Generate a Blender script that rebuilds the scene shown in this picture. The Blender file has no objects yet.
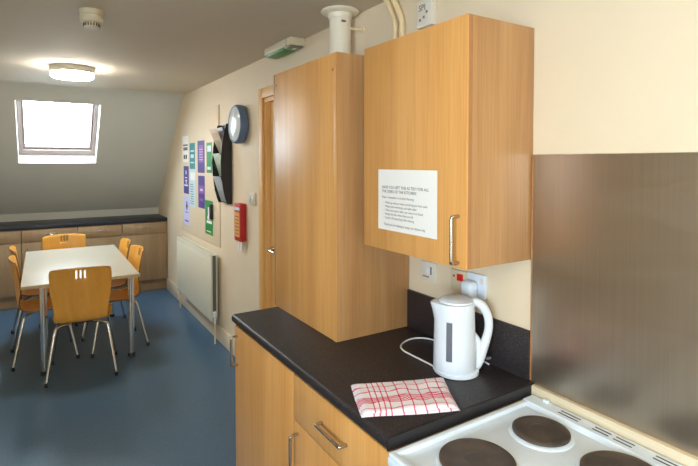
import bpy, bmesh, math, random
from mathutils import Vector, Matrix
random.seed(4)
PI = math.pi
scn = bpy.context.scene
C = scn.collection

# ------------------------------------------------------------------ materials
def lin(r, g, b):
    f = lambda c: ((c/255)/12.92 if c/255 <= .04045 else ((c/255+.055)/1.055)**2.4)
    return (f(r), f(g), f(b), 1)

def newmat(name):
    m = bpy.data.materials.new(name); m.use_nodes = True
    nt = m.node_tree
    return m, nt, nt.nodes['Principled BSDF']

def plain(name, col, rough=.5, metal=0, spec=.5, noise=0, nscale=40, bump=0, bscale=200):
    m, nt, p = newmat(name)
    p.inputs['Base Color'].default_value = col
    p.inputs['Roughness'].default_value = rough
    p.inputs['Metallic'].default_value = metal
    p.inputs['Specular IOR Level'].default_value = spec
    tc = nt.nodes.new('ShaderNodeTexCoord')
    n = nt.nodes.new('ShaderNodeTexNoise'); n.inputs['Scale'].default_value = nscale; n.inputs['Detail'].default_value = 4
    nt.links.new(tc.outputs['Object'], n.inputs['Vector'])
    if noise:
        mx = nt.nodes.new('ShaderNodeMixRGB'); mx.blend_type = 'MULTIPLY'; mx.inputs['Fac'].default_value = 1
        cr = nt.nodes.new('ShaderNodeValToRGB')
        cr.color_ramp.elements[0].position = .3; cr.color_ramp.elements[1].position = .7
        cr.color_ramp.elements[0].color = (1-noise,)*3+(1,); cr.color_ramp.elements[1].color = (1, 1, 1, 1)
        nt.links.new(n.outputs['Fac'], cr.inputs['Fac'])
        mx.inputs['Color1'].default_value = col
        nt.links.new(cr.outputs['Color'], mx.inputs['Color2'])
        nt.links.new(mx.outputs['Color'], p.inputs['Base Color'])
    if bump:
        n2 = nt.nodes.new('ShaderNodeTexNoise'); n2.inputs['Scale'].default_value = bscale; n2.inputs['Detail'].default_value = 3
        nt.links.new(tc.outputs['Object'], n2.inputs['Vector'])
        b = nt.nodes.new('ShaderNodeBump'); b.inputs['Strength'].default_value = bump; b.inputs['Distance'].default_value = .002
        nt.links.new(n2.outputs['Fac'], b.inputs['Height']); nt.links.new(b.outputs['Normal'], p.inputs['Normal'])
    return m

def wood(name, light, dark, axis='Z', rough=.38, scale=1.0, spec=.5):
    """vertical grain oak laminate: broad bands, fine pores"""
    m, nt, p = newmat(name)
    tc = nt.nodes.new('ShaderNodeTexCoord')
    def noise(across, along, detail, dist=0):
        mp = nt.nodes.new('ShaderNodeMapping')
        s = [across*scale]*3; s['XYZ'.index(axis)] = along*scale
        mp.inputs['Scale'].default_value = s
        nt.links.new(tc.outputs['Object'], mp.inputs['Vector'])
        n = nt.nodes.new('ShaderNodeTexNoise'); n.inputs['Scale'].default_value = 1; n.inputs['Detail'].default_value = detail
        n.inputs['Distortion'].default_value = dist
        nt.links.new(mp.outputs['Vector'], n.inputs['Vector'])
        return n
    a = noise(14, .7, 3, .6); b = noise(170, 4, 3)
    add = nt.nodes.new('ShaderNodeMath'); add.operation = 'MULTIPLY_ADD'
    add.inputs[1].default_value = .42
    sc = nt.nodes.new('ShaderNodeMath'); sc.operation = 'MULTIPLY'; sc.inputs[1].default_value = .58
    nt.links.new(a.outputs['Fac'], sc.inputs[0])
    nt.links.new(b.outputs['Fac'], add.inputs[0]); nt.links.new(sc.outputs[0], add.inputs[2])
    cr = nt.nodes.new('ShaderNodeValToRGB')
    e = cr.color_ramp.elements
    e[0].position = .30; e[0].color = dark
    e[1].position = .66; e[1].color = light
    nt.links.new(add.outputs[0], cr.inputs['Fac'])
    nt.links.new(cr.outputs['Color'], p.inputs['Base Color'])
    p.inputs['Roughness'].default_value = rough
    p.inputs['Specular IOR Level'].default_value = spec
    return m

def speckle(name, base, spot, scale, thr, rough, spec=.5, bump=0):
    m, nt, p = newmat(name)
    tc = nt.nodes.new('ShaderNodeTexCoord')
    v = nt.nodes.new('ShaderNodeTexNoise'); v.inputs['Scale'].default_value = scale; v.inputs['Detail'].default_value = 2
    nt.links.new(tc.outputs['Object'], v.inputs['Vector'])
    cr = nt.nodes.new('ShaderNodeValToRGB')
    cr.color_ramp.elements[0].position = thr; cr.color_ramp.elements[0].color = base
    cr.color_ramp.elements[1].position = thr+.12; cr.color_ramp.elements[1].color = spot
    nt.links.new(v.outputs['Fac'], cr.inputs['Fac'])
    nt.links.new(cr.outputs['Color'], p.inputs['Base Color'])
    p.inputs['Roughness'].default_value = rough; p.inputs['Specular IOR Level'].default_value = spec
    if bump:
        b = nt.nodes.new('ShaderNodeBump'); b.inputs['Strength'].default_value = bump; b.inputs['Distance'].default_value = .001
        nt.links.new(v.outputs['Fac'], b.inputs['Height']); nt.links.new(b.outputs['Normal'], p.inputs['Normal'])
    return m

def emitter(name, col, strength):
    m, nt, p = newmat(name)
    p.inputs['Base Color'].default_value = (.9, .9, .88, 1)
    p.inputs['Emission Color'].default_value = col
    p.inputs['Emission Strength'].default_value = strength
    return m

def steel_brushed(name):
    m, nt, p = newmat(name)
    p.inputs['Metallic'].default_value = 1
    tc = nt.nodes.new('ShaderNodeTexCoord')
    def noise(s, d):
        mp = nt.nodes.new('ShaderNodeMapping'); mp.inputs['Scale'].default_value = s
        nt.links.new(tc.outputs['Object'], mp.inputs['Vector'])
        n = nt.nodes.new('ShaderNodeTexNoise'); n.inputs['Scale'].default_value = 1; n.inputs['Detail'].default_value = d
        nt.links.new(mp.outputs['Vector'], n.inputs['Vector']); return n
    fine = noise((1, 200, 2), 2)
    smear = noise((1, 2.2, 14), 3)
    cr = nt.nodes.new('ShaderNodeValToRGB')
    cr.color_ramp.elements[0].position = .25; cr.color_ramp.elements[0].color = (.50, .44, .365, 1)
    cr.color_ramp.elements[1].position = .75; cr.color_ramp.elements[1].color = (.545, .485, .41, 1)
    nt.links.new(fine.outputs['Fac'], cr.inputs['Fac']); nt.links.new(cr.outputs['Color'], p.inputs['Base Color'])
    rr = nt.nodes.new('ShaderNodeMapRange')
    rr.inputs['To Min'].default_value = .24; rr.inputs['To Max'].default_value = .42
    nt.links.new(smear.outputs['Fac'], rr.inputs['Value']); nt.links.new(rr.outputs['Result'], p.inputs['Roughness'])
    b = nt.nodes.new('ShaderNodeBump'); b.inputs['Strength'].default_value = .03; b.inputs['Distance'].default_value = .001
    nt.links.new(fine.outputs['Fac'], b.inputs['Height']); nt.links.new(b.outputs['Normal'], p.inputs['Normal'])
    return m

def glass_thin(name):
    m = bpy.data.materials.new(name); m.use_nodes = True; nt = m.node_tree; nt.nodes.clear()
    o = nt.nodes.new('ShaderNodeOutputMaterial'); mix = nt.nodes.new('ShaderNodeMixShader')
    t = nt.nodes.new('ShaderNodeBsdfTransparent'); g = nt.nodes.new('ShaderNodeBsdfGlossy'); g.inputs['Roughness'].default_value = .02
    t.inputs['Color'].default_value = (.96, .98, .97, 1)
    mix.inputs['Fac'].default_value = .06
    nt.links.new(t.outputs[0], mix.inputs[1]); nt.links.new(g.outputs[0], mix.inputs[2]); nt.links.new(mix.outputs[0], o.inputs[0])
    return m

M = dict(
    wall=plain('cream_wall_paint', lin(227, 209, 182), .62, spec=.3, noise=.03, nscale=5, bump=.12, bscale=160),
    ceil=plain('ceiling_paint', lin(208, 197, 178), .75, spec=.25, noise=.03, nscale=3, bump=.08, bscale=120),
    slope=plain('slope_paint', lin(210, 212, 206), .75, spec=.25, noise=.03, nscale=3),
    white=plain('white_paint', lin(232, 230, 222), .45, noise=.02),
    trim=plain('gloss_trim_paint', lin(226, 206, 176), .35, noise=.06, nscale=14),
    floor=speckle('blue_vinyl', lin(62, 92, 118), lin(78, 108, 132), 260, .5, .36, .5),
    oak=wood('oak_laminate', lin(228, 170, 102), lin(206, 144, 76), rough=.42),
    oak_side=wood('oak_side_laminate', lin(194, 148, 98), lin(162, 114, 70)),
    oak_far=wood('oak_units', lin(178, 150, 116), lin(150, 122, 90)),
    oak_edge=plain('oak_edging', lin(176, 124, 78), .45, noise=.1, nscale=30),
    door_wood=wood('door_veneer', lin(234, 182, 112), lin(218, 162, 90), rough=.5),
    beech=wood('beech_ply', lin(240, 176, 78), lin(220, 152, 58), rough=.3),
    ply_edge=plain('ply_edge', lin(150, 98, 46), .5, noise=.2, nscale=200),
    table=plain('table_laminate', lin(186, 177, 158), .42, noise=.04, nscale=12),
    table_edge=plain('table_edge', lin(206, 180, 136), .5, noise=.08),
    batten=wood('pine_batten', lin(228, 214, 188), lin(212, 194, 162), axis='Y', rough=.55),
    worktop=speckle('dark_worktop', lin(40, 35, 37), lin(84, 76, 78), 300, .56, .42, .35, .05),
    worktop_far=speckle('far_worktop', lin(34, 36, 44), lin(46, 48, 58), 420, .56, .4),
    chrome=plain('chrome', (.72, .70, .67, 1), .18, 1),
    satin=plain('satin_nickel', (.50, .45, .39, 1), .26, 1, noise=.06),
    steel=steel_brushed('brushed_steel'),
    enamel=plain('white_enamel', lin(226, 238, 252), .2, noise=.02),
    iron=speckle('cast_iron', lin(66, 58, 54), lin(82, 70, 62), 16, .44, .45, .5),
    kettle=plain('white_plastic', lin(224, 232, 244), .28, noise=.02, nscale=10),
    plastic=plain('switch_plastic', lin(228, 220, 208), .35, noise=.02),
    old_plastic=plain('aged_plastic', lin(214, 202, 174), .45, noise=.05),
    grey_win=plain('smoked_window', lin(104, 108, 118), .25, noise=.06),
    dark=plain('dark_gap', lin(24, 22, 22), .6, noise=.1),
    black=plain('black_plastic', lin(38, 36, 40), .4, noise=.1),
    blue_rim=plain('dark_blue_plastic', lin(92, 110, 136), .4, noise=.05),
    clock_face=plain('clock_glass', lin(214, 220, 224), .16, noise=.03, spec=.5),
    red=plain('red_plastic', lin(186, 30, 28), .4, noise=.06),
    red_switch=plain('red_rocker', lin(200, 20, 24), .3, noise=.05),
    yellow=plain('yellow_print', lin(226, 172, 96), .5, noise=.1, nscale=60),
    green_diff=plain('green_diffuser', lin(84, 150, 76), .45, noise=.25, nscale=30),
    grey_diff=plain('grey_diffuser', lin(120, 118, 100), .3, noise=.25, nscale=60),
    paper=plain('paper', lin(244, 240, 236), .7, noise=.015),
    ink=plain('ink', lin(52, 46, 50), .8, noise=.05),
    grey_ink=plain('grey_ink', lin(128, 118, 112), .8, noise=.05),
    teal=plain('teal_print', lin(20, 140, 148), .55, noise=.1, nscale=30),
    purple=plain('purple_print', lin(78, 64, 146), .55, noise=.12, nscale=30),
    violet=plain('violet_print', lin(152, 84, 176), .55, noise=.12, nscale=30),
    navy=plain('navy_print', lin(72, 66, 150), .55, noise=.1, nscale=30),
    lilac=plain('lilac_paper', lin(206, 204, 240), .6, noise=.05),
    green=plain('green_print', lin(34, 142, 66), .5, noise=.08, nscale=30),
    pale_blue=plain('pale_print', lin(206, 222, 226), .6, noise=.05),
    leaf_a=plain('leaflet_cream', lin(214, 190, 166), .5, noise=.15, nscale=30),
    leaf_b=plain('leaflet_grey', lin(178, 184, 190), .5, noise=.2, nscale=40),
    leaf_c=plain('leaflet_green', lin(190, 206, 184), .5, noise=.15, nscale=40),
    rad=plain('radiator_enamel', lin(226, 222, 204), .35, noise=.02),
    rad_dark=plain('radiator_dark_grey', lin(104, 102, 98), .5, noise=.1),  # interior grey, also the painted shade at the radiator's near end
    frame_brown=plain('skylight_frame', lin(158, 142, 138), .4, noise=.08),
    glass=glass_thin('clear_glass'),
    cord=plain('white_cord', lin(234, 232, 230), .4, noise=.02),
    fluep=plain('flue_enamel', lin(238, 230, 212), .35, noise=.02),
    conduit=plain('conduit_paint', lin(232, 208, 166), .4, noise=.03),
    lamp_glow=emitter('lamp_diffuser', (1, .95, .86, 1), 48),
    lamp_body=plain('lamp_body', lin(226, 224, 208), .4, noise=.02),
    lamp_warm=emitter('warm_diffuser', (1, .74, .42, 1), 24),
)

# towel: red check on white cotton
def towel_mat():
    m, nt, p = newmat('red_check_cotton')
    tc = nt.nodes.new('ShaderNodeUVMap'); tc.uv_map = 'UVMap'
    sep = nt.nodes.new('ShaderNodeSeparateXYZ'); nt.links.new(tc.outputs['UV'], sep.inputs[0])
    def M2(op, a, b):
        n = nt.nodes.new('ShaderNodeMath'); n.operation = op
        for i, v in enumerate((a, b)):
            if isinstance(v, (int, float)): n.inputs[i].default_value = v
            else: nt.links.new(v, n.inputs[i])
        return n.outputs[0]
    def band(c, centre, half):
        return M2('LESS_THAN', M2('ABSOLUTE', M2('SUBTRACT', c, centre), 0), half)
    u, v = sep.outputs[0], sep.outputs[1]
    tot = None
    wv = nt.nodes.new('ShaderNodeTexNoise'); wv.inputs['Scale'].default_value = 5; wv.inputs['Detail'].default_value = 1
    nt.links.new(tc.outputs['UV'], wv.inputs['Vector'])
    v = M2('ADD', v, M2('MULTIPLY', M2('SUBTRACT', wv.outputs['Fac'], .5), .16))
    lines_u = [(c, .007) for c in (.125, .185, .245, .305, .43, .55, .67, .79, .91)]
    lines_v = [(c, .014) for c in (.25, .295, .34, .385, .43)] + [(.80, .013), (.62, .012), (.08, .009)]
    for c, h in lines_u:
        b = band(u, c, h); tot = b if tot is None else M2('ADD', tot, b)
    for c, h in lines_v:
        tot = M2('ADD', tot, band(v, c, h))
    fac = M2('MULTIPLY', M2('MINIMUM', tot, 2.0), .5)
    cr = nt.nodes.new('ShaderNodeValToRGB')
    e = cr.color_ramp.elements
    e[0].color = lin(238, 230, 238); e[1].color = lin(206, 30, 66); e[1].position = 1
    k = e.new(.5); k.color = lin(222, 98, 122)
    nt.links.new(fac, cr.inputs['Fac']); nt.links.new(cr.outputs['Color'], p.inputs['Base Color'])
    p.inputs['Roughness'].default_value = .9; p.inputs['Specular IOR Level'].default_value = .1
    return m
M['towel'] = towel_mat()

# ------------------------------------------------------------------ mesh helpers
class MB:
    def __init__(s): s.bm = bmesh.new()
    def _merge(s, t, mi=0):
        me = bpy.data.meshes.new('tmp')
        for f in t.faces: f.material_index = mi
        t.to_mesh(me); t.free(); s.bm.from_mesh(me); bpy.data.meshes.remove(me)
    def box(s, x0, x1, y0, y1, z0, z1, bev=0, seg=2, mi=0, rot=None, pivot=None):
        t = bmesh.new(); bmesh.ops.create_cube(t, size=1)
        c = Vector(((x0+x1)/2, (y0+y1)/2, (z0+z1)/2)); d = (abs(x1-x0), abs(y1-y0), abs(z1-z0))
        for v in t.verts: v.co = Vector((v.co.x*d[0], v.co.y*d[1], v.co.z*d[2])) + c
        if bev: bmesh.ops.bevel(t, geom=t.edges[:], offset=bev, segments=seg, affect='EDGES', profile=.5)
        if rot is not None:
            pv = Vector(pivot) if pivot is not None else c
            for v in t.verts: v.co = rot @ (v.co-pv) + pv
        s._merge(t, mi); return s
    def prism(s, pts, axis, a, b, bev=0, mi=0):
        """extrude a polygon along axis; pts are the two other coordinates in XYZ order"""
        t = bmesh.new(); k = 'XYZ'.index(axis)
        def mk(p, w):
            q = list(p); q.insert(k, w); return t.verts.new(q)
        A = [mk(p, a) for p in pts]; B = [mk(p, b) for p in pts]
        t.faces.new(A); t.faces.new(B[::-1]); n = len(pts)
        for i in range(n): t.faces.new((A[i], B[i], B[(i+1) % n], A[(i+1) % n]))
        bmesh.ops.recalc_face_normals(t, faces=t.faces[:])
        if bev: bmesh.ops.bevel(t, geom=t.edges[:], offset=bev, segments=2, affect='EDGES', profile=.5)
        s._merge(t, mi); return s
    def lathe(s, prof, centre, axis='Z', seg=32, mi=0, sx=1, sy=1):
        """prof: (radius, height) pairs"""
        t = bmesh.new(); rings = []
        for r, h in prof:
            ring = []
            for i in range(seg):
                a = 2*PI*i/seg
                ring.append(t.verts.new((r*math.cos(a)*sx, r*math.sin(a)*sy, h)))
            rings.append(ring)
        for A, B in zip(rings, rings[1:]):
            for i in range(seg): t.faces.new((A[i], A[(i+1) % seg], B[(i+1) % seg], B[i]))
        if prof[0][0] > 1e-6: t.faces.new(rings[0][::-1])
        if prof[-1][0] > 1e-6: t.faces.new(rings[-1])
        bmesh.ops.remove_doubles(t, verts=t.verts[:], dist=1e-6)
        bmesh.ops.recalc_face_normals(t, faces=t.faces[:])
        R = {'Z': Matrix.Identity(3), 'X': Matrix.Rotation(PI/2, 3, 'Y'), '-X': Matrix.Rotation(-PI/2, 3, 'Y'), 'Y': Matrix.Rotation(-PI/2, 3, 'X'), '-Z': Matrix.Rotation(PI, 3, 'X')}[axis]
        for v in t.verts: v.co = R @ v.co + Vector(centre)
        s._merge(t, mi); return s
    def tube(s, pts, r, seg=10, smooth=0, mi=0, caps=True, radii=None, flat=1):
        P = [Vector(p) for p in pts]; R = list(radii) if radii else [r]*len(P)
        for _ in range(smooth):
            Q = [P[0]]; S = [R[0]]
            for i in range(len(P)-1):
                a, b = P[i], P[i+1]
                if i > 0: Q.append(a*.75+b*.25); S.append(R[i]*.75+R[i+1]*.25)
                if i < len(P)-2: Q.append(a*.25+b*.75); S.append(R[i]*.25+R[i+1]*.75)
            Q.append(P[-1]); S.append(R[-1]); P, R = Q, S
        t = bmesh.new(); n = None; rings = []
        for i, p in enumerate(P):
            d = ((P[min(i+1, len(P)-1)]-p).normalized() + (p-P[max(i-1, 0)]).normalized()).normalized()
            if n is None:
                n = d.orthogonal().normalized()
                if abs(d.z) < .9: n = (Vector((0, 0, 1))-d*d.z).normalized()
            else: n = (n-d*n.dot(d)).normalized()
            bnm = d.cross(n)
            rings.append([t.verts.new(p+(n*math.cos(2*PI*k/seg)*flat+bnm*math.sin(2*PI*k/seg))*R[i]) for k in range(seg)])
        for A, B in zip(rings, rings[1:]):
            for k in range(seg): t.faces.new((A[k], A[(k+1) % seg], B[(k+1) % seg], B[k]))
        if caps: t.faces.new(rings[0][::-1]); t.faces.new(rings[-1])
        bmesh.ops.recalc_face_normals(t, faces=t.faces[:])
        s._merge(t, mi); return s
    def build(s, name, mats, parent=None, loc=None, rot=None, sharp=38):
        """vertices are in world space (or in the thing's own space when loc is given)"""
        bm = s.bm
        for f in bm.faces: f.smooth = True
        for e in bm.edges:
            if len(e.link_faces) == 2 and e.calc_face_angle(0) > math.radians(sharp): e.smooth = False
        if loc is None and parent is None:
            # set the origin to the base centre
            xs = [v.co for v in bm.verts]
            loc = Vector(((min(v.x for v in xs)+max(v.x for v in xs))/2, (min(v.y for v in xs)+max(v.y for v in xs))/2, min(v.z for v in xs)))
            for v in bm.verts: v.co -= loc
        elif parent is not None and loc is None:
            off = ORIG.get(parent.name, Vector((0, 0, 0)))
            for v in bm.verts: v.co -= off
            loc = Vector((0, 0, 0))
        me = bpy.data.meshes.new(name); bm.to_mesh(me); bm.free()
        for m in (mats if isinstance(mats, (list, tuple)) else [mats]): me.materials.append(m)
        o = bpy.data.objects.new(name, me); C.objects.link(o)
        o.location = loc
        if parent is None: ORIG[o.name] = Vector(loc)
        else: ORIG[o.name] = ORIG.get(parent.name, Vector((0, 0, 0))); o.parent = parent
        return o
ORIG = {}

def tag(o, label=None, cat=None, group=None, kind=None):
    for k, v in (('label', label), ('category', cat), ('group', group), ('kind', kind)):
        if v: o[k] = v
    return o

def thing(name, label, cat, loc=(0, 0, 0), group=None):
    o = bpy.data.objects.new(name, None); C.objects.link(o)
    o.location = loc; o.empty_display_size = .1
    ORIG[o.name] = Vector(loc)
    return tag(o, label, cat, group)

def struct(o): o['kind'] = 'structure'; return o

def copy_tree(o, parent=None):
    c = o.copy(); C.objects.link(c)
    if parent: c.parent = parent
    for ch in list(o.children): copy_tree(ch, c)
    return c

def text_mesh(body, size, fn, mat, name, parent, align='LEFT', bold=0, spacing=1):
    """lettering as a thin mesh; fn maps (x, y) of the text to world"""
    cu = bpy.data.curves.new('lettering', 'FONT'); cu.body = body; cu.size = size; cu.align_x = align
    cu.offset = bold; cu.space_line = spacing; cu.resolution_u = 2
    ob = bpy.data.objects.new('lettering', cu); C.objects.link(ob)
    bpy.context.view_layer.update()
    me = bpy.data.meshes.new_from_object(ob.evaluated_get(bpy.context.evaluated_depsgraph_get()))
    bpy.data.objects.remove(ob); bpy.data.curves.remove(cu)
    mb = MB(); mb.bm.from_mesh(me); bpy.data.meshes.remove(me)
    for v in mb.bm.verts: v.co = Vector(fn(v.co.x, v.co.y))
    return mb.build(name, mat, parent)

# ------------------------------------------------------------------ dimensions
CEIL = 2.355
XL, YN, YF = -2.75, -1.8, 7.0          # left wall, near wall, far knee wall
YS = 5.60                              # where the ceiling starts to slope
KNEE = 1.0
sl = Vector((0, YF-YS, KNEE-CEIL)); SL = sl.length; sl.normalize()
sn = Vector((0, -sl.z, sl.y)); sn = Vector((0, abs(sn.y), abs(sn.z)))   # outward normal of the slope

def onslope(x, s, off=0):              # s metres down the slope, off metres outwards
    p = Vector((x, YS, CEIL)) + sl*s + sn*off
    return (p.x, p.y, p.z)

# ------------------------------------------------------------------ room shell
struct(MB().box(XL-.1, .1, YN-.1, YF+.3, -.06, 0).build('floor', M['floor']))
struct(MB().box(XL-.1, .1, YN-.1, YS, CEIL, CEIL+.08).build('ceiling', M['ceil']))
# right wall with a door opening
DY0, DY1, DZ = 2.47, 3.27, 2.07
w = MB()
w.box(0, .1, YN-.1, DY0, 0, CEIL)
w.box(0, .1, DY1, YS, 0, CEIL)
w.box(0, .1, DY0, DY1, DZ, CEIL)
w.prism([(YS, 0), (YS, CEIL), (YF+.1, KNEE-.1), (YF+.1, 0)], 'X', 0, .1)
struct(w.build('wall_right', M['wall']))
# left wall with a window (out of the photograph, daylight for the kitchen end)
WY0, WY1, WZ0, WZ1 = -1.5, .0, .95, 2.1
w = MB()
w.box(XL-.1, XL, YN-.1, WY0, 0, CEIL); w.box(XL-.1, XL, WY1, YS, 0, CEIL)
w.box(XL-.1, XL, WY0, WY1, 0, WZ0); w.box(XL-.1, XL, WY0, WY1, WZ1, CEIL)
w.prism([(YS, 0), (YS, CEIL), (YF+.1, KNEE-.1), (YF+.1, 0)], 'X', XL-.1, XL)
struct(w.build('wall_left', M['wall']))
struct(MB().box(XL, 0, YN-.1, YN, 0, CEIL).build('wall_near', M['wall']))
struct(MB().box(XL, 0, YF, YF+.1, 0, KNEE).build('wall_far', M['slope']))
# sloped ceiling with the skylight opening
KX0, KX1 = -1.556, -.800
S0, S1 = .195, 1.085
DEP = .24
def slab(mb, x0, x1, s0, s1, o0, o1, mi=0):
    t = bmesh.new()
    vs = [t.verts.new(onslope(x, s, o)) for x in (x0, x1) for s in (s0, s1) for o in (o0, o1)]
    for f in ((0, 1, 3, 2), (4, 6, 7, 5), (0, 4, 5, 1), (2, 3, 7, 6), (0, 2, 6, 4), (1, 5, 7, 3)): t.faces.new([vs[i] for i in f])
    bmesh.ops.recalc_face_normals(t, faces=t.faces[:]); mb._merge(t, mi)
w = MB()
slab(w, XL-.1, KX0, 0, SL, 0, DEP); slab(w, KX1, .1, 0, SL, 0, DEP)
slab(w, KX0, KX1, 0, S0, 0, DEP); slab(w, KX0, KX1, S1, SL, 0, DEP)
struct(w.build('ceiling_slope', M['slope']))
cv = []
r0 = .14
for i in range(9):
    q_ = i/8
    a_, b_, c_ = Vector((YS-r0, CEIL)), Vector((YS, CEIL)), Vector((YS+sl.y*r0, CEIL+sl.z*r0))
    p_ = a_*(1-q_)**2 + b_*2*q_*(1-q_) + c_*q_*q_
    cv.append((p_.x, p_.y))
cv += [(YS+sl.y*r0, CEIL+sl.z*r0+.01), (YS, CEIL+.01), (YS-r0, CEIL+.01)]
struct(MB().prism(cv, 'X', XL, 0).build('trim_1', M['slope']))
# skylight
k = thing('window_1', 'roof window in the sloped ceiling with a brown frame, bright sky outside', 'window', onslope((KX0+KX1)/2, S1, .1)); struct(k)
f = MB(); t = .045
FO0, FO1 = .13, .215
for a in ((KX0, KX0+t, S0, S1), (KX1-t, KX1, S0, S1), (KX0+t, KX1-t, S0, S0+t), (KX0+t, KX1-t, S1-.075, S1)):
    slab(f, a[0], a[1], a[2], a[3], FO0, FO1)
fr = f.build('window_frame', M['frame_brown'], k)
f = MB()
t2 = t+.022
for a in ((KX0+t, KX0+t2, S0+t, S1-.075), (KX1-t2, KX1-t, S0+t, S1-.075), (KX0+t2, KX1-t2, S0+t, S0+t2), (KX0+t2, KX1-t2, S1-.105, S1-.075)):
    slab(f, a[0], a[1], a[2], a[3], FO0+.025, FO1-.01)
f.build('sash', M['frame_brown'], k)
g = MB(); slab(g, KX0+t2, KX1-t2, S0+t2, S1-.105, FO0+.05, FO0+.055); g.build('pane', M['glass'], k)
# white lining of the reveal
f = MB(); q = .006
slab(f, KX0, KX0+q, S0, S1, 0, FO0); slab(f, KX1-q, KX1, S0, S1, 0, FO0)
slab(f, KX0+q, KX1-q, S0, S0+q, 0, FO0); slab(f, KX0+q, KX1-q, S1-q, S1, 0, FO0)
f.build('reveal_lining', M['white'], k)
# kitchen window on the left wall, outside the photograph
k = thing('window_2', 'white framed kitchen window in the left wall', 'window', (XL-.05, (WY0+WY1)/2, WZ0)); struct(k)
f = MB(); t = .05
f.box(XL-.08, XL-.02, WY0, WY0+t, WZ0, WZ1).box(XL-.08, XL-.02, WY1-t, WY1, WZ0, WZ1).box(XL-.08, XL-.02, WY0+t, WY1-t, WZ0, WZ0+t).box(XL-.08, XL-.02, WY0+t, WY1-t, WZ1-t, WZ1)
f.box(XL-.08, XL-.02, (WY0+WY1)/2-.02, (WY0+WY1)/2+.02, WZ0+t, WZ1-t)
f.build('window_frame', M['white'], k)
MB().box(XL-.052, XL-.047, WY0+t, WY1-t, WZ0+t, WZ1-t).build('pane', M['glass'], k)

# door in the right wall
d = thing('door_1', 'oak veneered door in an oak frame behind the tall cabinet', 'door', (0, (DY0+DY1)/2, 0)); struct(d)
f = MB()
AW = .07
f.box(-.018, 0, DY1, DY1+AW, 0, DZ+AW, .004).box(-.018, 0, DY0-AW, DY0, 0, DZ+AW, .004).box(-.018, 0, DY0, DY1, DZ, DZ+AW, .004)
f.box(0, .1, DY1-.03, DY1, 0, DZ).box(0, .1, DY0, DY0+.03, 0, DZ).box(0, .1, DY0+.03, DY1-.03, DZ-.03, DZ)
f.build('door_frame', M['door_wood'], d)
MB().box(.03, .07, DY0+.032, DY1-.032, .005, DZ-.033).build('door_leaf', M['door_wood'], d)
h = MB(); h.lathe([(.026, 0), (.026, .008), (.01, .01), (.01, .045)], (.03, DY1-.09, 1.0), '-X', 20)
h.tube([(-.012, DY1-.09, 1.0), (-.018, DY1-.11, 1.0), (-.018, DY1-.21, 1.0)], .009, 10, 1)
h.build('door_handle', M['chrome'], d)

# skirting
struct(MB().box(-.015, 0, DY1+AW, 6.47, 0, .14, .004).build('baseboard_right', M['trim']))
struct(MB().box(XL, XL+.015, YN, 6.45, 0, .14, .004).build('baseboard_left', M['trim']))

# ------------------------------------------------------------------ low units below the slope
LF = 6.47     # unit fronts
wt = MB().box(XL+.02, -.002, LF-.022, YF-.002, .868, .912, .004)
tag(wt.build('low_worktop', M['worktop_far']), 'long dark worktop running along the far wall under the roof window', 'worktop')
xs = [-.004, -.522, -1.0, -1.541, -2.06]
places = ['low oak unit in the far corner beside the radiator wall', 'low oak unit second from the radiator wall, behind the table corner',
          'low oak unit directly behind the chair at the far end of the table', 'low oak unit furthest from the radiator wall, cut off by the picture edge']
for i in range(4):
    x1, x0 = xs[i], xs[i+1]
    u = thing('low_cabinet', places[i], 'cabinet', ((x0+x1)/2, (LF+YF)/2, 0), 'low oak units along the far wall')
    MB().box(x0+.002, x1-.002, LF, YF-.004, .135, .866).build('carcass', M['oak_far'], u)
    MB().box(x0+.002, x1-.002, LF+.045, LF+.06, 0, .135).build('plinth', M['oak_far'], u)
    dr = MB().box(x0+.003, x1-.003, LF-.018, LF-.001, .726, .860, .002).build('drawer', M['oak_far'], u)
    cx = (x0+x1)/2 + .01
    MB().tube([(cx-.05, LF-.018, .805), (cx-.05, LF-.042, .805), (cx+.05, LF-.042, .805), (cx+.05, LF-.018, .805)], .005, 8, 1).build('handle', M['satin'], dr)
    dd = MB().box(x0+.003, x1-.003, LF-.018, LF-.001, .145, .720, .002).build('door', M['oak_far'], u)
    hx = x0+.05
    MB().tube([(hx, LF-.018, .66), (hx, LF-.042, .66), (hx, LF-.042, .56), (hx, LF-.018, .56)], .005, 8, 1).build('handle', M['satin'], dd)

# ------------------------------------------------------------------ kitchen run: base units
BF = -.578
def base_unit(y0, y1, label, drawer):
    u = thing('base_cabinet', label, 'cabinet', (-.3, (y0+y1)/2, 0), 'oak base units under the dark worktop')
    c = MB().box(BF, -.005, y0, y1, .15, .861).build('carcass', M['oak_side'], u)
    MB().box(BF+.05, BF+.065, y0, y1, 0, .15).build('plinth', M['oak_side'], u)
    top = .858
    if drawer:
        dr = MB().box(BF-.019, BF-.001, y0+.002, y1-.003, .694, top, .0018).build('drawer', M['oak'], u)
        cy = (y0+y1)/2
        MB().tube([(BF-.019, 1.358, .776), (BF-.038, 1.358, .776), (BF-.045, 1.356, .776), (BF-.045, 1.346, .776), (BF-.045, 1.221, .776), (BF-.045, 1.211, .776), (BF-.038, 1.209, .776), (BF-.019, 1.209, .776)], .0055, 12, 1).build('handle', M['satin'], dr)
        top = .690
    dd = MB().box(BF-.019, BF-.001, y0+.002, y1-.003, .155, top, .0018).build('door', M['oak'], u)
    hy = y1-.04; ht = .655 if drawer else .815
    MB().tube([(BF-.019, hy, ht), (BF-.042, hy, ht), (BF-.05, hy, ht-.002), (BF-.05, hy, ht-.012), (BF-.05, hy, ht-.120), (BF-.05, hy, ht-.130), (BF-.042, hy, ht-.132), (BF-.019, hy, ht-.132)], .0055, 12, 1).build('handle', M['satin'], dd)
    return u
base_unit(1.006, 1.573, 'oak base unit with drawer and door next to the white cooker', True)
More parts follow.
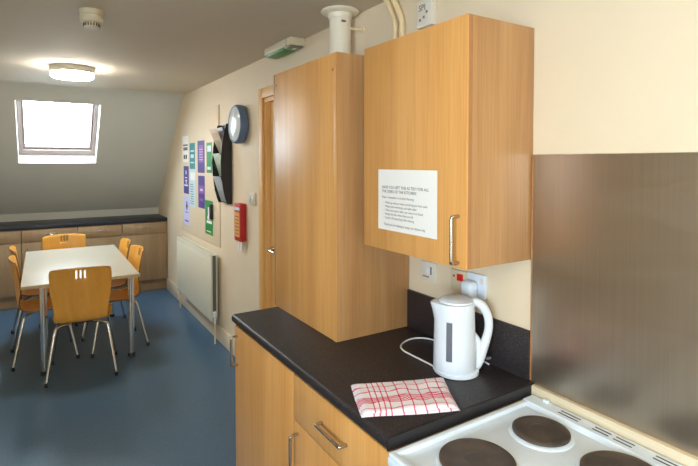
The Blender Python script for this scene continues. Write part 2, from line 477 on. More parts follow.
base_unit(1.576, 2.195, 'oak base unit with one full height door at the far end of the dark worktop', False)

# worktop with upstand
w = thing('worktop', 'dark speckled kitchen worktop with upstand, kettle and tea towel standing on it', 'worktop', (-.3, 1.6, .862))
prof = [(-.002, .862), (-.59, .862), (-.598, .865), (-.604, .873), (-.604, .888), (-.600, .896), (-.592, .900), (-.002, .900)]
MB().prism(prof, 'Y', 1.004, 2.218).build('slab', M['worktop'], w)
MB().box(-.016, -.001, 1.0195, 1.643, .900, 1.064, .003).build('upstand', M['worktop'], w)
MB().box(-.602, -.02, .9995, 1.004, .864, .898).build('edge_strip', M['black'], w)

# tall boiler cabinet standing on the worktop
TF, TY0, TY1, TZ0, TZ1 = -.370, 1.645, 2.255, .901, 2.047
t = thing('tall_cabinet', 'tall oak boiler cabinet standing on the worktop under the white flue', 'cabinet', (-.19, 1.95, TZ0))
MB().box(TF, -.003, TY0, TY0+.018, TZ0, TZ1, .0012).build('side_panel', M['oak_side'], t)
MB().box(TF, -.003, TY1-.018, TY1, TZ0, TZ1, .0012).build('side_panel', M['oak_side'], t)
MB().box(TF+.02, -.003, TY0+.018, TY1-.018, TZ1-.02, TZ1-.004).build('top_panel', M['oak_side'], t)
MB().box(TF-.001, TF+.018, TY0+.019, TY1-.019, TZ0, TZ1, .0015).build('front_panel', M['oak'], t)
MB().box(TF-.003, TF-.0005, TY0, TY0+.0185, TZ0+.001, TZ1, .0008).build('edging', M['oak'], t)
for sy, sz in ((1.672, 1.982), (2.222, 1.99)):
    MB().lathe([(.0065, 0), (.0065, .002), (.003, .003), (0, .003)], (TF-.001, sy, sz), '-X', 14).build('screw', M['oak_edge'], t)

# wall cabinet
WF, WCY0, WCY1, WCZ0, WCZ1 = -.302, 1.020, 1.554, 1.299, 2.047
c = thing('wall_cabinet', 'oak wall cabinet with a taped notice on its door, above the kettle', 'cabinet', (-.15, 1.28, WCZ0))
b = MB()
XC = WF+.022
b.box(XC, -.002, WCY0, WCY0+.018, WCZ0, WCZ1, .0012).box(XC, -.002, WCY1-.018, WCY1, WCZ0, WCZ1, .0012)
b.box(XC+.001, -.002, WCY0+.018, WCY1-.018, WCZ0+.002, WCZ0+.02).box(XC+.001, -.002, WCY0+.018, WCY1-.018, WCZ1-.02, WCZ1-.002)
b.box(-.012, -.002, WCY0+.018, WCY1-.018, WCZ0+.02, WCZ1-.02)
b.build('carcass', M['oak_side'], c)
MB().box(XC-.003, XC+.0005, WCY0+.0005, WCY0+.0175, WCZ0+.001, WCZ1-.001).build('edging', M['oak_edge'], c)
dd = MB().box(WF, WF+.0185, WCY0, WCY1, WCZ0, WCZ1, .0015).build('door', M['oak'], c)
MB().tube([(WF, 1.051, 1.455), (WF-.022, 1.051, 1.455), (WF-.030, 1.051, 1.453), (WF-.030, 1.051, 1.443), (WF-.030, 1.051, 1.327), (WF-.030, 1.051, 1.317), (WF-.022, 1.051, 1.315), (WF, 1.051, 1.315)], .0055, 12, 1).build('handle', M['satin'], dd)

MB().box(WF+.006, WF+.0182, WCY0-.0008, WCY0+.002, WCZ0+.001, WCZ1-.001).build('edge_band', M['oak_edge'], dd)

# notice taped to the door
n = thing('notice', 'white printed paper notice taped to the wall cabinet door', 'notice', (WF-.001, 1.3, 1.372))
NX = WF-.0012
MB().box(NX-.0004, NX, 1.143, 1.458, 1.373, 1.590).build('sheet', M['paper'], n)
def np_(x0, z0): return lambda x, y: (NX-.0012, x0-x, z0+y)
text_mesh('HAVE YOU LEFT THIS AS TIDY FOR ALL', .0144, np_(1.434, 1.522), M['ink'], 'heading', n)
text_mesh('THE USERS OF THE KITCHEN?', .0144, np_(1.434, 1.507), M['ink'], 'heading', n)
text_mesh('Please remember to do the following:', .0118, np_(1.434, 1.487), M['ink'], 'printed_line', n)
for i, s in enumerate(['\u2022  Wash up and put away everything you have used', '\u2022  Wipe down worktops and table after', '\u2022  Clean the cooker after use, leave it as found',
                       '\u2022  Empty the bins when they are full', '\u2022  Switch off everything when leaving']):
    text_mesh(s, .0114, np_(1.424, 1.468-i*.0135), M['ink'], 'printed_line', n)
text_mesh('Thank you for helping to keep our kitchen tidy', .0118, np_(1.422, 1.390), M['ink'], 'printed_line', n)

# ------------------------------------------------------------------ flue and conduits
fp = thing('flue_pipe', 'white boiler flue pipe rising from the tall cabinet to the ceiling', 'pipe', (-.106, 2.054, TZ1))
MB().lathe([(.052, TZ1+.001), (.052, CEIL-.001)], (-.106, 2.054, 0), 'Z', 40).build('pipe', M['fluep'], fp)
MB().lathe([(.056, 2.312), (.0575, 2.315), (.0575, 2.336), (.088, 2.339), (.094, 2.344), (.094, 2.349), (.088, CEIL-.001)], (-.106, 2.054, 0), 'Z', 40).build('collar', M['fluep'], fp)
MB().tube([(-.104, 2.008, 2.290), (-.114, 1.999, 2.290), (-.129, 2.003, 2.290)], .006, 10, 1).build('clip_screw', M['satin'], fp)
MB().tube([(-.075, 2.030, 2.268), (-.002, 2.010, 2.268)], .006, 8).lathe([(.014, 0), (.014, .006), (.006, .01)], (-.001, 2.010, 2.268), '-X', 14).build('wall_bracket', M['conduit'], fp)
for nm, y, lab in (('a', 1.730, 'cream pipe nearer the flue, running up the wall behind the wall cabinet'), ('b', 1.684, 'cream pipe nearer the white wall socket, running up the wall behind the wall cabinet')):
    o = MB().tube([(-.016, y, 1.07), (-.016, y, 2.20), (-.016, y+.005, 2.26), (-.016, y+.075, 2.364-.001)] if 0 else
                  [(-.016, y, TZ1+.003), (-.016, y, 2.19), (-.016, y, 2.235), (-.025, y+.024, 2.29), (-.04, y+.045, CEIL-.001)], .0135, 14, 2).build('conduit_pipe', M['conduit'])
    tag(o, lab, 'pipe', 'cream pipes above the cabinets')

# socket high on the wall above the wall cabinet
s = thing('wall_socket', 'white socket box high on the wall above the wall cabinet', 'socket', (-.02, 1.525, 2.166))
MB().box(-.030, -.001, 1.478, 1.572, 2.166, 2.274, .004).build('plate', M['plastic'], s)
text_mesh('SPI', .034, lambda x, y: (-.0312, 1.556-x, 2.232+y), M['grey_ink'], 'lettering', s, bold=.0006)
for yy, zz in ((1.548, 2.196), (1.526, 2.204), (1.508, 2.222)):
    MB().box(-.0312, -.0298, yy-.005, yy+.005, zz-.005, zz+.005).build('pin_hole', M['grey_ink'], s)

# light switch plates under the wall cabinet
def plate_switch(y0, y1, z0, z1, label):
    s = thing('switch_plate', label, 'switch', (-.006, (y0+y1)/2, z0))
    MB().box(-.012, -.001, y0, y1, z0, z1, .003).build('plate', M['plastic'], s)
    return s
s = plate_switch(1.470, 1.562, 1.128, 1.206, 'white fused switch plate on the wall beside the tall cabinet')
MB().box(-.0155, -.011, 1.500, 1.524, 1.158, 1.186, .002).build('rocker', M['kettle'], s)
MB().box(-.0132, -.0115, 1.491, 1.499, 1.156, 1.188).build('shade_strip', M['grey_ink'], s)  # raised grey strip stands in for the shadow beside the rocker
MB().box(-.0132, -.0115, 1.506, 1.545, 1.142, 1.147).build('fuse_slot', M['grey_ink'], s)
s = thing('cooker_switch', 'white double plate with a red cooker switch and a socket behind the kettle', 'switch', (-.006, 1.29, 1.115))
MB().box(-.014, -.001, 1.298, 1.380, 1.120, 1.204, .003).build('plate', M['old_plastic'], s)
MB().box(-.015, -.001, 1.207, 1.296, 1.122, 1.208, .003).build('plate', M['kettle'], s)
MB().box(-.019, -.013, 1.314, 1.342, 1.166, 1.192, .002, rot=Matrix.Rotation(.15, 3, 'Z')).build('red_rocker', M['red_switch'], s)
MB().box(-.0155, -.0135, 1.358, 1.366, 1.176, 1.184).build('neon', M['red_switch'], s)
MB().box(-.019, -.014, 1.212, 1.226, 1.176, 1.196, .002).build('socket_rocker', M['plastic'], s)

# ------------------------------------------------------------------ kettle
KC = Vector((-.164, 1.203, .901))
rv = Vector((.843, -.537, 0)).normalized()       # towards the handle
fv = Vector((-.537, -.843, 0)).normalized()      # towards the viewer
def kp(a, z, b=0): return KC + rv*(a*1.04-.001) + fv*(b*1.04) + Vector((0, 0, z*1.05))
k = thing('kettle', 'white plastic jug kettle standing on the dark worktop', 'kettle', KC)
def ring_mesh(levels, seg=40, pinch=None):
    """levels: (z, radius along handle axis, radius across, centre offset)"""
    mb = MB(); t = bmesh.new(); rings = []
    for z, ra, rb, off in levels:
        ring = []
        for i in range(seg):
            a = 2*PI*i/seg; ca, sa = math.cos(a), math.sin(a)
            x, y = ra*ca+off, rb*sa
            if pinch: x, y = pinch(x, y, z, ca)
            ring.append(t.verts.new(kp(x, z, y)))
        rings.append(ring)
    for A, B in zip(rings, rings[1:]):
        for i in range(seg): t.faces.new((A[i], A[(i+1) % seg], B[(i+1) % seg], B[i]))
    t.faces.new(rings[0][::-1]); t.faces.new(rings[-1])
    bmesh.ops.recalc_face_normals(t, faces=t.faces[:]); mb._merge(t); return mb
ring_mesh([(0, .070, .070, .006), (.002, .073, .073, .006), (.012, .073, .073, .006), (.015, .069, .069, .005)]).build('power_base', M['kettle'], k)
def spout(x, y, z, ca):
    if ca < -.75 and z > .175:
        w = ((-ca-.75)/.25)**1.3 * min(1, (z-.175)/.055)
        return x - .014*w, y*(1-.25*w)
    return x, y
kb = ring_mesh([(.016, .067, .068, 0), (.019, .069, .070, 0), (.05, .069, .070, 0), (.12, .067, .068, -.0005), (.17, .0655, .066, -.001), (.205, .065, .065, -.0015),
           (.224, .065, .065, -.002), (.229, .063, .063, -.002), (.231, .058, .058, -.002)], 56, spout)
kb.build('jug', M['kettle'], k)
ring_mesh([(.230, .056, .056, .004), (.235, .055, .055, .004), (.240, .048, .046, .002), (.243, .034, .030, -.006), (.244, .006, .006, -.008)]).build('lid', M['kettle'], k)
h = MB()
h.tube([kp(.048, .222), kp(.066, .229), kp(.090, .217), kp(.110, .182), kp(.113, .140), kp(.102, .100), kp(.090, .066), kp(.080, .036), kp(.070, .017)], .013, 16, 2,
       radii=[.0145, .015, .015, .0142, .0142, .015, .0168, .018, .0165])
h.tube([kp(.060, .125), kp(.074, .100), kp(.078, .070), kp(.072, .030)], .012, 14, 2, radii=[.009, .014, .017, .016])
h.build('handle', M['kettle'], k)
g = MB()
ang0 = math.atan2(.066, -.032)
for part in range(1):
    t = bmesh.new(); vs = []
    for z in (.056, .075, .10, .13, .155, .178):
        row = []
        rad = .0708 - .0022*max(0, (z-.05))/.07*.6
        for da in (-.135, -.045, .045, .135):
            a = ang0+da
            row.append(t.verts.new(kp(rad*math.cos(a), z, rad*math.sin(a))))
        vs.append(row)
    for A, B in zip(vs, vs[1:]):
        for i in range(3): t.faces.new((A[i], A[i+1], B[i+1], B[i]))
    bmesh.ops.recalc_face_normals(t, faces=t.faces[:])
    bmesh.ops.solidify(t, geom=t.faces[:], thickness=.002); g._merge(t)
g.build('water_gauge', M['grey_win'], k)
MB().box(-.010, .010, -.006, .004, -.004, .004, .0015).build('switch', M['grey_win'], k, loc=kp(.099, .043)-KC+rv*.012)
# power cord with plug
cd = thing('power_cord', 'white kettle cord looping over the worktop to a white wall plug', 'cord', (-.2, 1.28, .901))
zc = .9055
MB().tube([kp(-.066, .0045, -.01), (-.205, 1.262, zc), (-.206, 1.31, zc), (-.208, 1.38, zc), (-.208, 1.428, zc), (-.190, 1.472, zc), (-.142, 1.503, zc), (-.085, 1.512, zc), (-.040, 1.478, zc), (-.026, 1.40, zc), (-.026, 1.31, zc+.004), (-.034, 1.276, .94), (-.040, 1.270, 1.0), (-.044, 1.262, 1.07), (-.046, 1.260, 1.118)],
          .0032, 10, 2).build('flex', M['cord'], cd)
MB().tube([(-.030, 1.290, zc+.012), (-.024, 1.255, zc), (-.024, 1.215, zc), (-.030, 1.172, zc)], .0032, 8, 1).build('flex', M['cord'], cd)
p = MB(); p.box(-.060, -.0155, 1.232, 1.288, 1.122, 1.184, .016, 3); p.lathe([(.0085, 0), (.007, .026)], (-.046, 1.260, 1.096), 'Z', 12)
p.build('plug', M['kettle'], cd)

# ------------------------------------------------------------------ tea towel
def towel():
    # corners on the worktop: back-left, back-right, front-right, front-left
    A, B, Cc, D = Vector((-.525, 1.300)), Vector((-.238, 1.180)), Vector((-.345, .998)), Vector((-.606, 1.118))
    nx, ny = 44, 30
    bm = bmesh.new(); uvl = bm.loops.layers.uv.new('UVMap')
    def layer(z0, sx, sy, seed, amp, thick):
        top, uvs = [], []
        for j in range(ny+1):
            row = []
            v = j/ny
            for i in range(nx+1):
                u = i/nx
                uu, vv = sx[0]+(sx[1]-sx[0])*u, sy[0]+(sy[1]-sy[0])*v
                p = (D*(1-uu)+Cc*uu)*(1-vv) + (A*(1-uu)+B*uu)*vv
                wob = .004*math.sin(7*u+seed) + .003*math.sin(13*v+seed*2)
                p = p + Vector((wob*(abs(v-.5)*1.2), wob*(abs(u-.5)*1.2)))
                ed = min(u, 1-u, v, 1-v)
                z = z0 + thick*(min(1, ed/.05))**.5 + amp*(math.sin(9*u+3*v+seed)*.4+math.sin(17*v-4*u+seed*1.7)*.35+.35*math.sin(23*u+seed)) * min(1, ed/.06)
                z = max(z, z0+.0005)
                row.append(bm.verts.new((p.x, p.y, z))); uvs.append((u, v))
            top.append(row)
        bot = [[bm.verts.new((q.co.x, q.co.y, z0)) for q in r] for r in top]
        def face(vs, uv):
            f = bm.faces.new(vs)
            for l, t in zip(f.loops, uv): l[uvl].uv = t
        for j in range(ny):
            for i in range(nx):
                U = [(i/nx, j/ny), ((i+1)/nx, j/ny), ((i+1)/nx, (j+1)/ny), (i/nx, (j+1)/ny)]
                face((top[j][i], top[j][i+1], top[j+1][i+1], top[j+1][i]), U)
        rim = [(0, i) for i in range(nx+1)] + [(j, nx) for j in range(1, ny+1)] + [(ny, i) for i in range(nx-1, -1, -1)] + [(j, 0) for j in range(ny-1, 0, -1)]
        for a, b in zip(rim, rim[1:]+rim[:1]):
            U = [(a[1]/nx, a[0]/ny), (a[1]/nx, a[0]/ny), (b[1]/nx, b[0]/ny), (b[1]/nx, b[0]/ny)]
            face((top[a[0]][a[1]], bot[a[0]][a[1]], bot[b[0]][b[1]], top[b[0]][b[1]]), U)
    layer(.9005, (0, 1), (0, 1), .4, .0012, .006)
    layer(.9065, (.012, .985), (.02, .955), 1.1, .0014, .006)
    layer(.9122, (.03, .965), (.015, .90), 2.3, .0026, .006)
    bmesh.ops.recalc_face_normals(bm, faces=bm.faces[:])
    mb = MB(); mb.bm.free(); mb.bm = bm
    return mb
tag(towel().build('tea_towel', M['towel'], sharp=80), 'folded white tea towel with red checks lying on the worktop', 'towel')

# ------------------------------------------------------------------ cooker
HZ = .872; CY0, CY1, CX0, CX1 = .484, .990, -.612, -.030
ck = thing('cooker', 'white electric cooker with solid dark hotplates beside the worktop', 'cooker', (-.34, .73, 0))
MB().box(CX0+.03, CX1, CY0+.004, CY1-.004, .09, .835, .004).box(CX0+.06, CX1-.03, CY0+.02, CY1-.02, .0, .09).build('body', M['enamel'], ck)
MB().box(CX0, CX0+.03, CY0+.008, CY1-.008, .12, .70, .006).build('oven_door', M['enamel'], ck)
hb = MB()
hb.box(CX0, CX1, CY0, CY1, .835, .861, .006)
# raised rim and back ledge
rz = HZ
hb.box(CX0+.002, -.082, CY1-.022, CY1-.002, .855, rz-.0003, .005, 3).box(CX0+.002, -.082, CY0+.002, CY0+.022, .855, rz-.0003, .005, 3)
hb.box(CX0+.002, CX0+.022, CY0+.01, CY1-.01, .855, rz, .005, 3)
hb.prism([(CX1-.002, .855), (CX1-.002, rz), (-.078, rz), (-.092, .8605), (-.092, .855)], 'Y', CY0+.002, CY1-.002)
hob = hb.build('hob_top', M['enamel'], ck)
for y0, y1 in ((.815, .878), (.726, .772), (.664, .713), (.560, .612)):
    for x in (-.046, -.061):
        MB().box(x-.0022, x+.0022, y0, y1, rz-.0005, rz+.0006).build('vent_slot', M['dark'], hob)
MB().box(-.044, -.030, .928, .944, rz-.001, rz+.007, .002).build('hinge_block', M['enamel'], hob)
for x, y, r in ((-.188, .844, .0765), (-.440, .844, .094), (-.188, .618, .094), (-.440, .618, .0765)):
    hp = MB().lathe([(r-.003, .8660), (r, .868), (r, .872), (r-.004, .875), (r-.022, .8752), (r-.024, .8742), (.03, .8742), (.0285, .8730), (0, .8730)], (x, y, 0), 'Z', 56).build('hotplate', M['iron'], ck)
    MB().lathe([(r+.010, .8605), (r+.009, .8632), (r+.003, .8655), (r-.0025, .8660), (r-.003, .862)], (x, y, 0), 'Z', 56).build('trim_ring', M['enamel'], hp)
MB().box(CX0-.012, CX0, CY0+.004, CY1-.004, .72, .83, .004).build('control_panel', M['enamel'], ck)
for i in range(6):
    MB().lathe([(.02, 0), (.019, .016), (.012, .02), (0, .02)], (CX0-.012, CY0+.06+i*.077, .775), '-X', 20).build('knob', M['enamel'], ck)

# splashback and its timber battens
sp = MB().prism([(.34, .897), (1.0025, .897), (1.0025, .902), (1.014, .902), (1.014, 1.640), (.34, 1.640)], 'X', -.008, -.002)
tag(sp.build('splashback', M['steel']), 'brushed steel splashback panel on the wall behind the cooker', 'splashback')
tag(MB().box(-.010, -.002, 1.0145, 1.0185, .902, 1.640, .001).build('edge_batten', M['oak_edge']), 'thin upright timber strip along the splashback edge beside the upstand', 'strip')
tag(MB().box(-.024, -.001, .34, 1.002, .846, .8965, .001).build('timber_batten', M['batten']), 'pale timber strip along the wall between splashback and cooker', 'strip')

# ------------------------------------------------------------------ table
TX0, TX1, TYN, TYF, TH = -1.484, -.698, 4.150, 5.770, .73
tb = thing('dining_table', 'white topped dining table on four chrome legs', 'table', (-1.09, 4.99, 0))
MB().box(TX0, TX1, TYN, TYF, TH-.024, TH, .002).build('tabletop', [M['table']], tb)
e = MB(); q = .0015
e.box(TX0-q, TX1+q, TYN-q, TYN+.001, TH-.022, TH-.002).box(TX0-q, TX1+q, TYF-.001, TYF+q, TH-.022, TH-.002)
e.box(TX0-q, TX0+.001, TYN, TYF, TH-.022, TH-.002).box(TX1-.001, TX1+q, TYN, TYF, TH-.022, TH-.002)
e.build('edging', M['table_edge'], tb)
for lx, ly in ((-1.348, 4.345), (-.732, 4.385), (-1.36, 5.62), (-.745, 5.62)):
    lg = MB().lathe([(.0255, .03), (.0255, TH-.03), (.042, TH-.029), (.042, TH-.0245)], (lx, ly, 0), 'Z', 24).build('leg', M['chrome'], tb)
    MB().lathe([(.029, 0), (.029, .024), (.0265, .031)], (lx, ly, 0), 'Z', 24).build('foot', M['black'], lg)

# ------------------------------------------------------------------ chairs
def make_chair():
    root = thing('dining_chair', None, None)
    prof = [(-.2375, .846, .150), (-.236, .841, .178), (-.231, .828, .198), (-.225, .800, .203), (-.218, .762, .203), (-.209, .71, .202), (-.200, .65, .197), (-.193, .59, .188), (-.188, .53, .180),
            (-.182, .485, .175), (-.170, .450, .173), (-.148, .428, .175), (-.105, .417, .184), (-.03, .415, .197), (.05, .419, .204), (.12, .426, .203), (.17, .430, .196), (.205, .427, .182), (.222, .416, .165)]
    xs = [-1, -.9, -.75, -.55, -.35]
    sw, gap = .0065, .017                      # slots (metres)
    slots = (-2*gap, 0, 2*gap) if 0 else (-.027, 0, .027)
    bm = bmesh.new(); rows = []
    for y, z, wd in prof:
        cols = [x*wd for x in xs] + [-.06]
        for s_ in slots: cols += [s_-sw, s_+sw]
        cols += [.06] + [-x*wd for x in reversed(xs)]
        row = []
        for x in cols:
            back = min(1, max(0, (z-.44)/.15))
            yy = y + .9*x*x*back
            zz = z + (.35*x*x)*(1-back) - (0 if z < .835 else .28*x*x)
            row.append(bm.verts.new((x, yy, zz)))
        rows.append(row)
    ns = 6
    hole = {6, 8, 10}
    for j in range(len(rows)-1):
        for i in range(len(rows[0])-1):
            if i in hole and j in (2, 3): continue
            bm.faces.new((rows[j][i], rows[j][i+1], rows[j+1][i+1], rows[j+1][i]))
    bmesh.ops.recalc_face_normals(bm, faces=bm.faces[:])
    mb = MB(); mb.bm.free(); mb.bm = bm
    sh = mb.build('seat_shell', [M['beech'], M['ply_edge']], root, sharp=60)
    so = sh.modifiers.new('thickness', 'SOLIDIFY'); so.thickness = .011; so.offset = 0; so.material_offset_rim = 1
    sb = sh.modifiers.new('smooth', 'SUBSURF'); sb.levels = 1; sb.render_levels = 1; sb.subdivision_type = 'SIMPLE'
    for sx in (-1, 1):
        for sy in (-1, 1):
            fx, fy = sx*.228, (.218 if sy > 0 else -.222)
            lg = MB().tube([(sx*.03, sy*.05, .398), (sx*.13, sy*.11, .398), (sx*.165, sy*.135, .393), (sx*.178, sy*.15, .358), (fx, fy, .012)], .0105, 12, 2).build('leg', M['chrome'], root)
            MB().lathe([(.0125, 0), (.0135, .012), (.0125, .03)], (fx, fy, 0), 'Z', 12).build('glide', M['black'], lg)
    MB().box(-.07, .07, -.085, .085, .392, .407, .003).build('seat_plate', M['black'], root)
    return root
proto = make_chair()
chairs = [
    (-1.092, 4.282, math.radians(-6), 'bent beech chair at the near end of the table, its slotted back towards us'),
    (-1.345, 4.78, math.radians(-87), 'bent beech chair seen edge on, left of the table and beside its near leg'),
    (-1.365, 5.34, math.radians(-87), 'bent beech chair left of the table, behind the edge-on one'),
    (-.815, 4.76, math.radians(95), 'bent beech chair on the radiator side of the table, closest to the white table corner'),
    (-.845, 5.26, math.radians(93), 'bent beech chair on the radiator side of the table, further one behind its twin'),
    (-1.142, 5.800, math.radians(180+2), 'bent beech chair at the far end of the table, facing us'),
]
for i, (x, y, a, lab) in enumerate(chairs):
    o = proto if i == 0 else copy_tree(proto)
    o.location = (x, y, 0); o.rotation_euler = (0, 0, a)
    tag(o, lab, 'chair', 'bent beech chairs round the table')

# ------------------------------------------------------------------ radiator
r = thing('radiator', 'white panel radiator on the wall below the posters', 'radiator', (-.06, 4.9, .2))
RY0, RY1, RZ0, RZ1 = 4.275, 5.52, .205, .797
f = MB(); f.box(-.098, -.078, RY0, RY1, RZ0, RZ1-.01, .004)
nf = 36
for i in range(nf):
    y = RY0+.03+(RY1-RY0-.06)*i/(nf-1); f.box(-.1005, -.096, y-.010, y+.010, RZ0+.03, RZ1-.05, .002, 1)
f.build('front_panel', M['rad'], r)
MB().box(-.044, -.034, RY0+.004, RY1-.004, RZ0, RZ1-.012, .004).build('rear_panel', M['rad'], r)
MB().box(-.076, -.046, RY0+.012, RY0+.017, RZ0+.03, RZ1-.014).build('side_cover_or_gap_shade', M['rad_dark'], r)  # no cover here: dark strip paints the shade in the gap between panels
MB().box(-.100, -.030, RY1-.007, RY1, RZ0+.03, RZ1-.002, .003).build('side_cover_or_gap_shade', M['rad'], r)
g = MB(); g.box(-.101, -.088, RY0, RY1, RZ1-.012, RZ1, .003).box(-.042, -.029, RY0, RY1, RZ1-.012, RZ1, .003)
for i in range(42):
    y = RY0+.01+(RY1-RY0-.02)*i/41; g.box(-.090, -.040, y-.006, y+.006, RZ1-.008, RZ1-.003)
g.build('top_grille', M['rad'], r)
MB().box(-.085, -.045, RY0+.02, RY1-.02, RZ0+.02, RZ1-.03).build('convector', M['rad_dark'], r)
MB().box(-.032, -.001, RY0+.15, RY0+.19, RZ0+.05, RZ1-.05).box(-.032, -.001, RY1-.19, RY1-.15, RZ0+.05, RZ1-.05).build('bracket', M['rad'], r)
for y, lab in ((RY0-.012, 'v'), (RY1+.012, 'v')):
    v = MB(); v.tube([(-.065, y+(.02 if y < 4.9 else -.02), RZ0+.035), (-.065, y, RZ0+.035), (-.065, y, RZ0-.02)], .009, 12, 1)
    v.lathe([(.016, 0), (.018, .01), (.017, .045), (.012, .05), (0, .05)], (-.065, y, RZ0+.035), 'Z', 18)
    vv = v.build('valve', M['kettle'], r)
    MB().tube([(-.065, y, RZ0-.01), (-.065, y, .002)], .0075, 10).build('pipe_tail', M['conduit'], vv)

# ------------------------------------------------------------------ pinboard, posters
pb = MB().box(-.007, -.001, 4.285, 5.68, .852, 2.125, .0015)
tag(pb.build('pinboard', M['wall']), 'large cream painted board fixed to the wall behind the posters', 'board')
PX = -.0078
def poster(y0, y1, z0, z1, label, bg, marks, texts=(), name='poster'):
    """y0 is the edge away from us (larger y); marks: (mat, u0, u1, v0, v1) with u from the left, v from the bottom"""
    o = thing(name, label, 'sign' if name == 'first_aid_sign' else 'poster', (PX, (y0+y1)/2, z0), 'paper posters above the radiator')
    MB().box(PX-.0006, PX, y1, y0, z0, z1).build('sheet', bg, o)
    for i, (m, u0, u1, v0, v1) in enumerate(marks):
        X = PX-.0010-.0003*i
        MB().box(X-.0002, X, y0+(y1-y0)*u1, y0+(y1-y0)*u0, z0+(z1-z0)*v0, z0+(z1-z0)*v1).build('print', m, o)
    return o
def bars(m, u0, u1, v0, v1, n, duty=.55):
    st = (v1-v0)/n
    return [(m, u0, u1-(.12 if i % 3 == 2 else 0)*(u1-u0), v0+i*st, v0+i*st+st*duty) for i in range(n)]
P = M
poster(5.60, 5.345, 1.615, 1.90, 'white poster with grey lines, top of the far column of posters', P['paper'], [(P['grey_ink'], .1, .9, .62, .68), (P['grey_ink'], .15, .88, .45, .57)] + [(P['ink'], .2, .42, .12, .28), (P['ink'], .52, .75, .12, .28)])
poster(5.56, 5.345, 1.272, 1.572, 'dark blue poster with white marks in the middle of the far column', P['navy'], [(P['paper'], .40, .58, .70, .84), (P['paper'], .28, .72, .56, .60), (P['paper'], .34, .66, .44, .50), (P['paper'], .45, .6, .36, .42), (P['paper'], .15, .85, .28, .33)])
poster(5.57, 5.31, .935, 1.245, 'lilac poster with a small dark figure at the bottom of the far column', P['lilac'], [(P['navy'], .44, .62, .52, .82), (P['ink'], .40, .66, .60, .70), (P['navy'], .25, .75, .42, .45), (P['violet'], .2, .8, .1, .16)])
poster(5.298, 5.09, 1.545, 1.815, 'teal poster with pale lines above a white one', P['teal'], [(P['pale_blue'], .15, .85, .66, .72), (P['pale_blue'], .2, .8, .42, .56), (P['pale_blue'], .15, .85, .22, .27)])
poster(5.305, 5.07, 1.145, 1.535, 'tall white poster with blue text lines under the teal poster', P['pale_blue'], [(P['paper'], .1, .9, .72, .93)] + bars(P['teal'], .14, .7, .08, .66, 9, .3))
poster(4.988, 4.742, 1.51, 1.828, 'purple poster with a violet panel, upper of two beside the leaflet rack', P['purple'], [(P['violet'], .18, .82, .32, .86)] + bars(P['pale_blue'], .22, .78, .40, .80, 5, .22))
poster(4.975, 4.745, 1.16, 1.48, 'purple poster with a pink middle, lower of two above the green sign', P['purple'], [(P['violet'], .12, .9, .45, .70), (P['lilac'], .3, .7, .53, .6), (P['violet'], .2, .8, .22, .30)])
poster(4.675, 4.50, 1.515, 1.80, 'green notice partly hidden behind the leaflet rack', P['green'], [(P['pale_blue'], .15, .85, .70, .9), (P['pale_blue'], .15, .8, .1, .2)])
o = poster(4.735, 4.487, .928, 1.252, 'green first aid style sign with white symbol under the leaflet rack', P['green'], [(P['paper'], .36, .62, .52, .80), (P['paper'], .30, .72, .44, .54), (P['paper'], .22, .86, .33, .41)] + [(P['paper'], .2, .75, .08, .11)], name='first_aid_sign')
bh = MB().box(-.040, -.0115, 4.470, 4.503, 1.085, 1.225, .006)
tag(bh.build('wall_holder', M['black']), 'small black holder hanging at the edge of the green sign', 'holder')

# leaflet rack
lr = thing('leaflet_rack', 'black curved leaflet rack hanging on the wall by the clock', 'rack', (-.03, 4.12, 1.26))
LY0, LY1 = 3.965, 4.205
lx = -.0015
prof = [(lx, 1.935), (lx-.045, 1.935), (lx-.066, 1.85), (lx-.086, 1.74), (lx-.095, 1.62), (lx-.090, 1.50), (lx-.074, 1.38), (lx-.054, 1.30), (lx-.040, 1.265), (lx, 1.265)]
MB().prism(prof, 'Y', LY0, LY0+.006).build('side_panel', M['black'], lr)
MB().prism(prof, 'Y', LY1-.006, LY1).build('side_panel', M['black'], lr)
MB().box(lx-.006, lx, LY0+.006, LY1-.006, 1.266, 1.934).build('back_panel', M['black'], lr)
pk = []
for z0, d0, d1 in ((1.27, .030, .082), (1.49, .050, .092), (1.69, .05, .098)):
    pk.append((z0, d0, d1))
    MB().prism([(lx-d0, z0), (lx-d0-.003, z0), (lx-d1-.003, z0+.11), (lx-d1, z0+.11)], 'Y', LY0+.006, LY1-.006).build('pocket_front', M['glass'], lr)
    MB().prism([(lx-.006, z0+.001), (lx-d0, z0+.001), (lx-d0, z0+.005), (lx-.006, z0+.005)], 'Y', LY0+.006, LY1-.006).build('pocket_base', M['black'], lr)
def leaflet(z0, d, tilt, mat, hgt, label, dy=0):
    mb = MB(); w = .2
    mb.box(-.002, .002, -w/2, w/2, 0, hgt, .0008)
    mb.box(-.0027, -.002, -w/2+.02, w/2-.02, hgt*.45, hgt*.85)
    R = Matrix.Rotation(-tilt, 3, 'Y')
    for v in mb.bm.verts: v.co = R @ v.co + Vector((lx-d, (LY0+LY1)/2+dy, z0+.007))
    tag(mb.build('leaflet', mat), label, 'leaflet', 'leaflets in the wall rack')
leaflet(1.69, .034, .42, M['leaf_a'], .215, 'cream leaflet leaning out of the top pocket of the black rack', .006)
leaflet(1.69, .020, .26, M['leaf_b'], .215, 'grey leaflet behind the cream one in the top pocket of the rack', -.006)
leaflet(1.49, .035, .30, M['leaf_c'], .20, 'pale leaflet in the middle pocket of the black rack')
leaflet(1.27, .022, .32, M['leaf_b'], .23, 'grey leaflet in the bottom pocket of the black rack')
tag(MB().tube([(-.010, 4.29, 1.95), (-.010, 4.29, 2.125)], .0035, 8).build('wall_cable', M['trim']), 'thin cream cable running up the wall above the leaflet rack', 'cable')

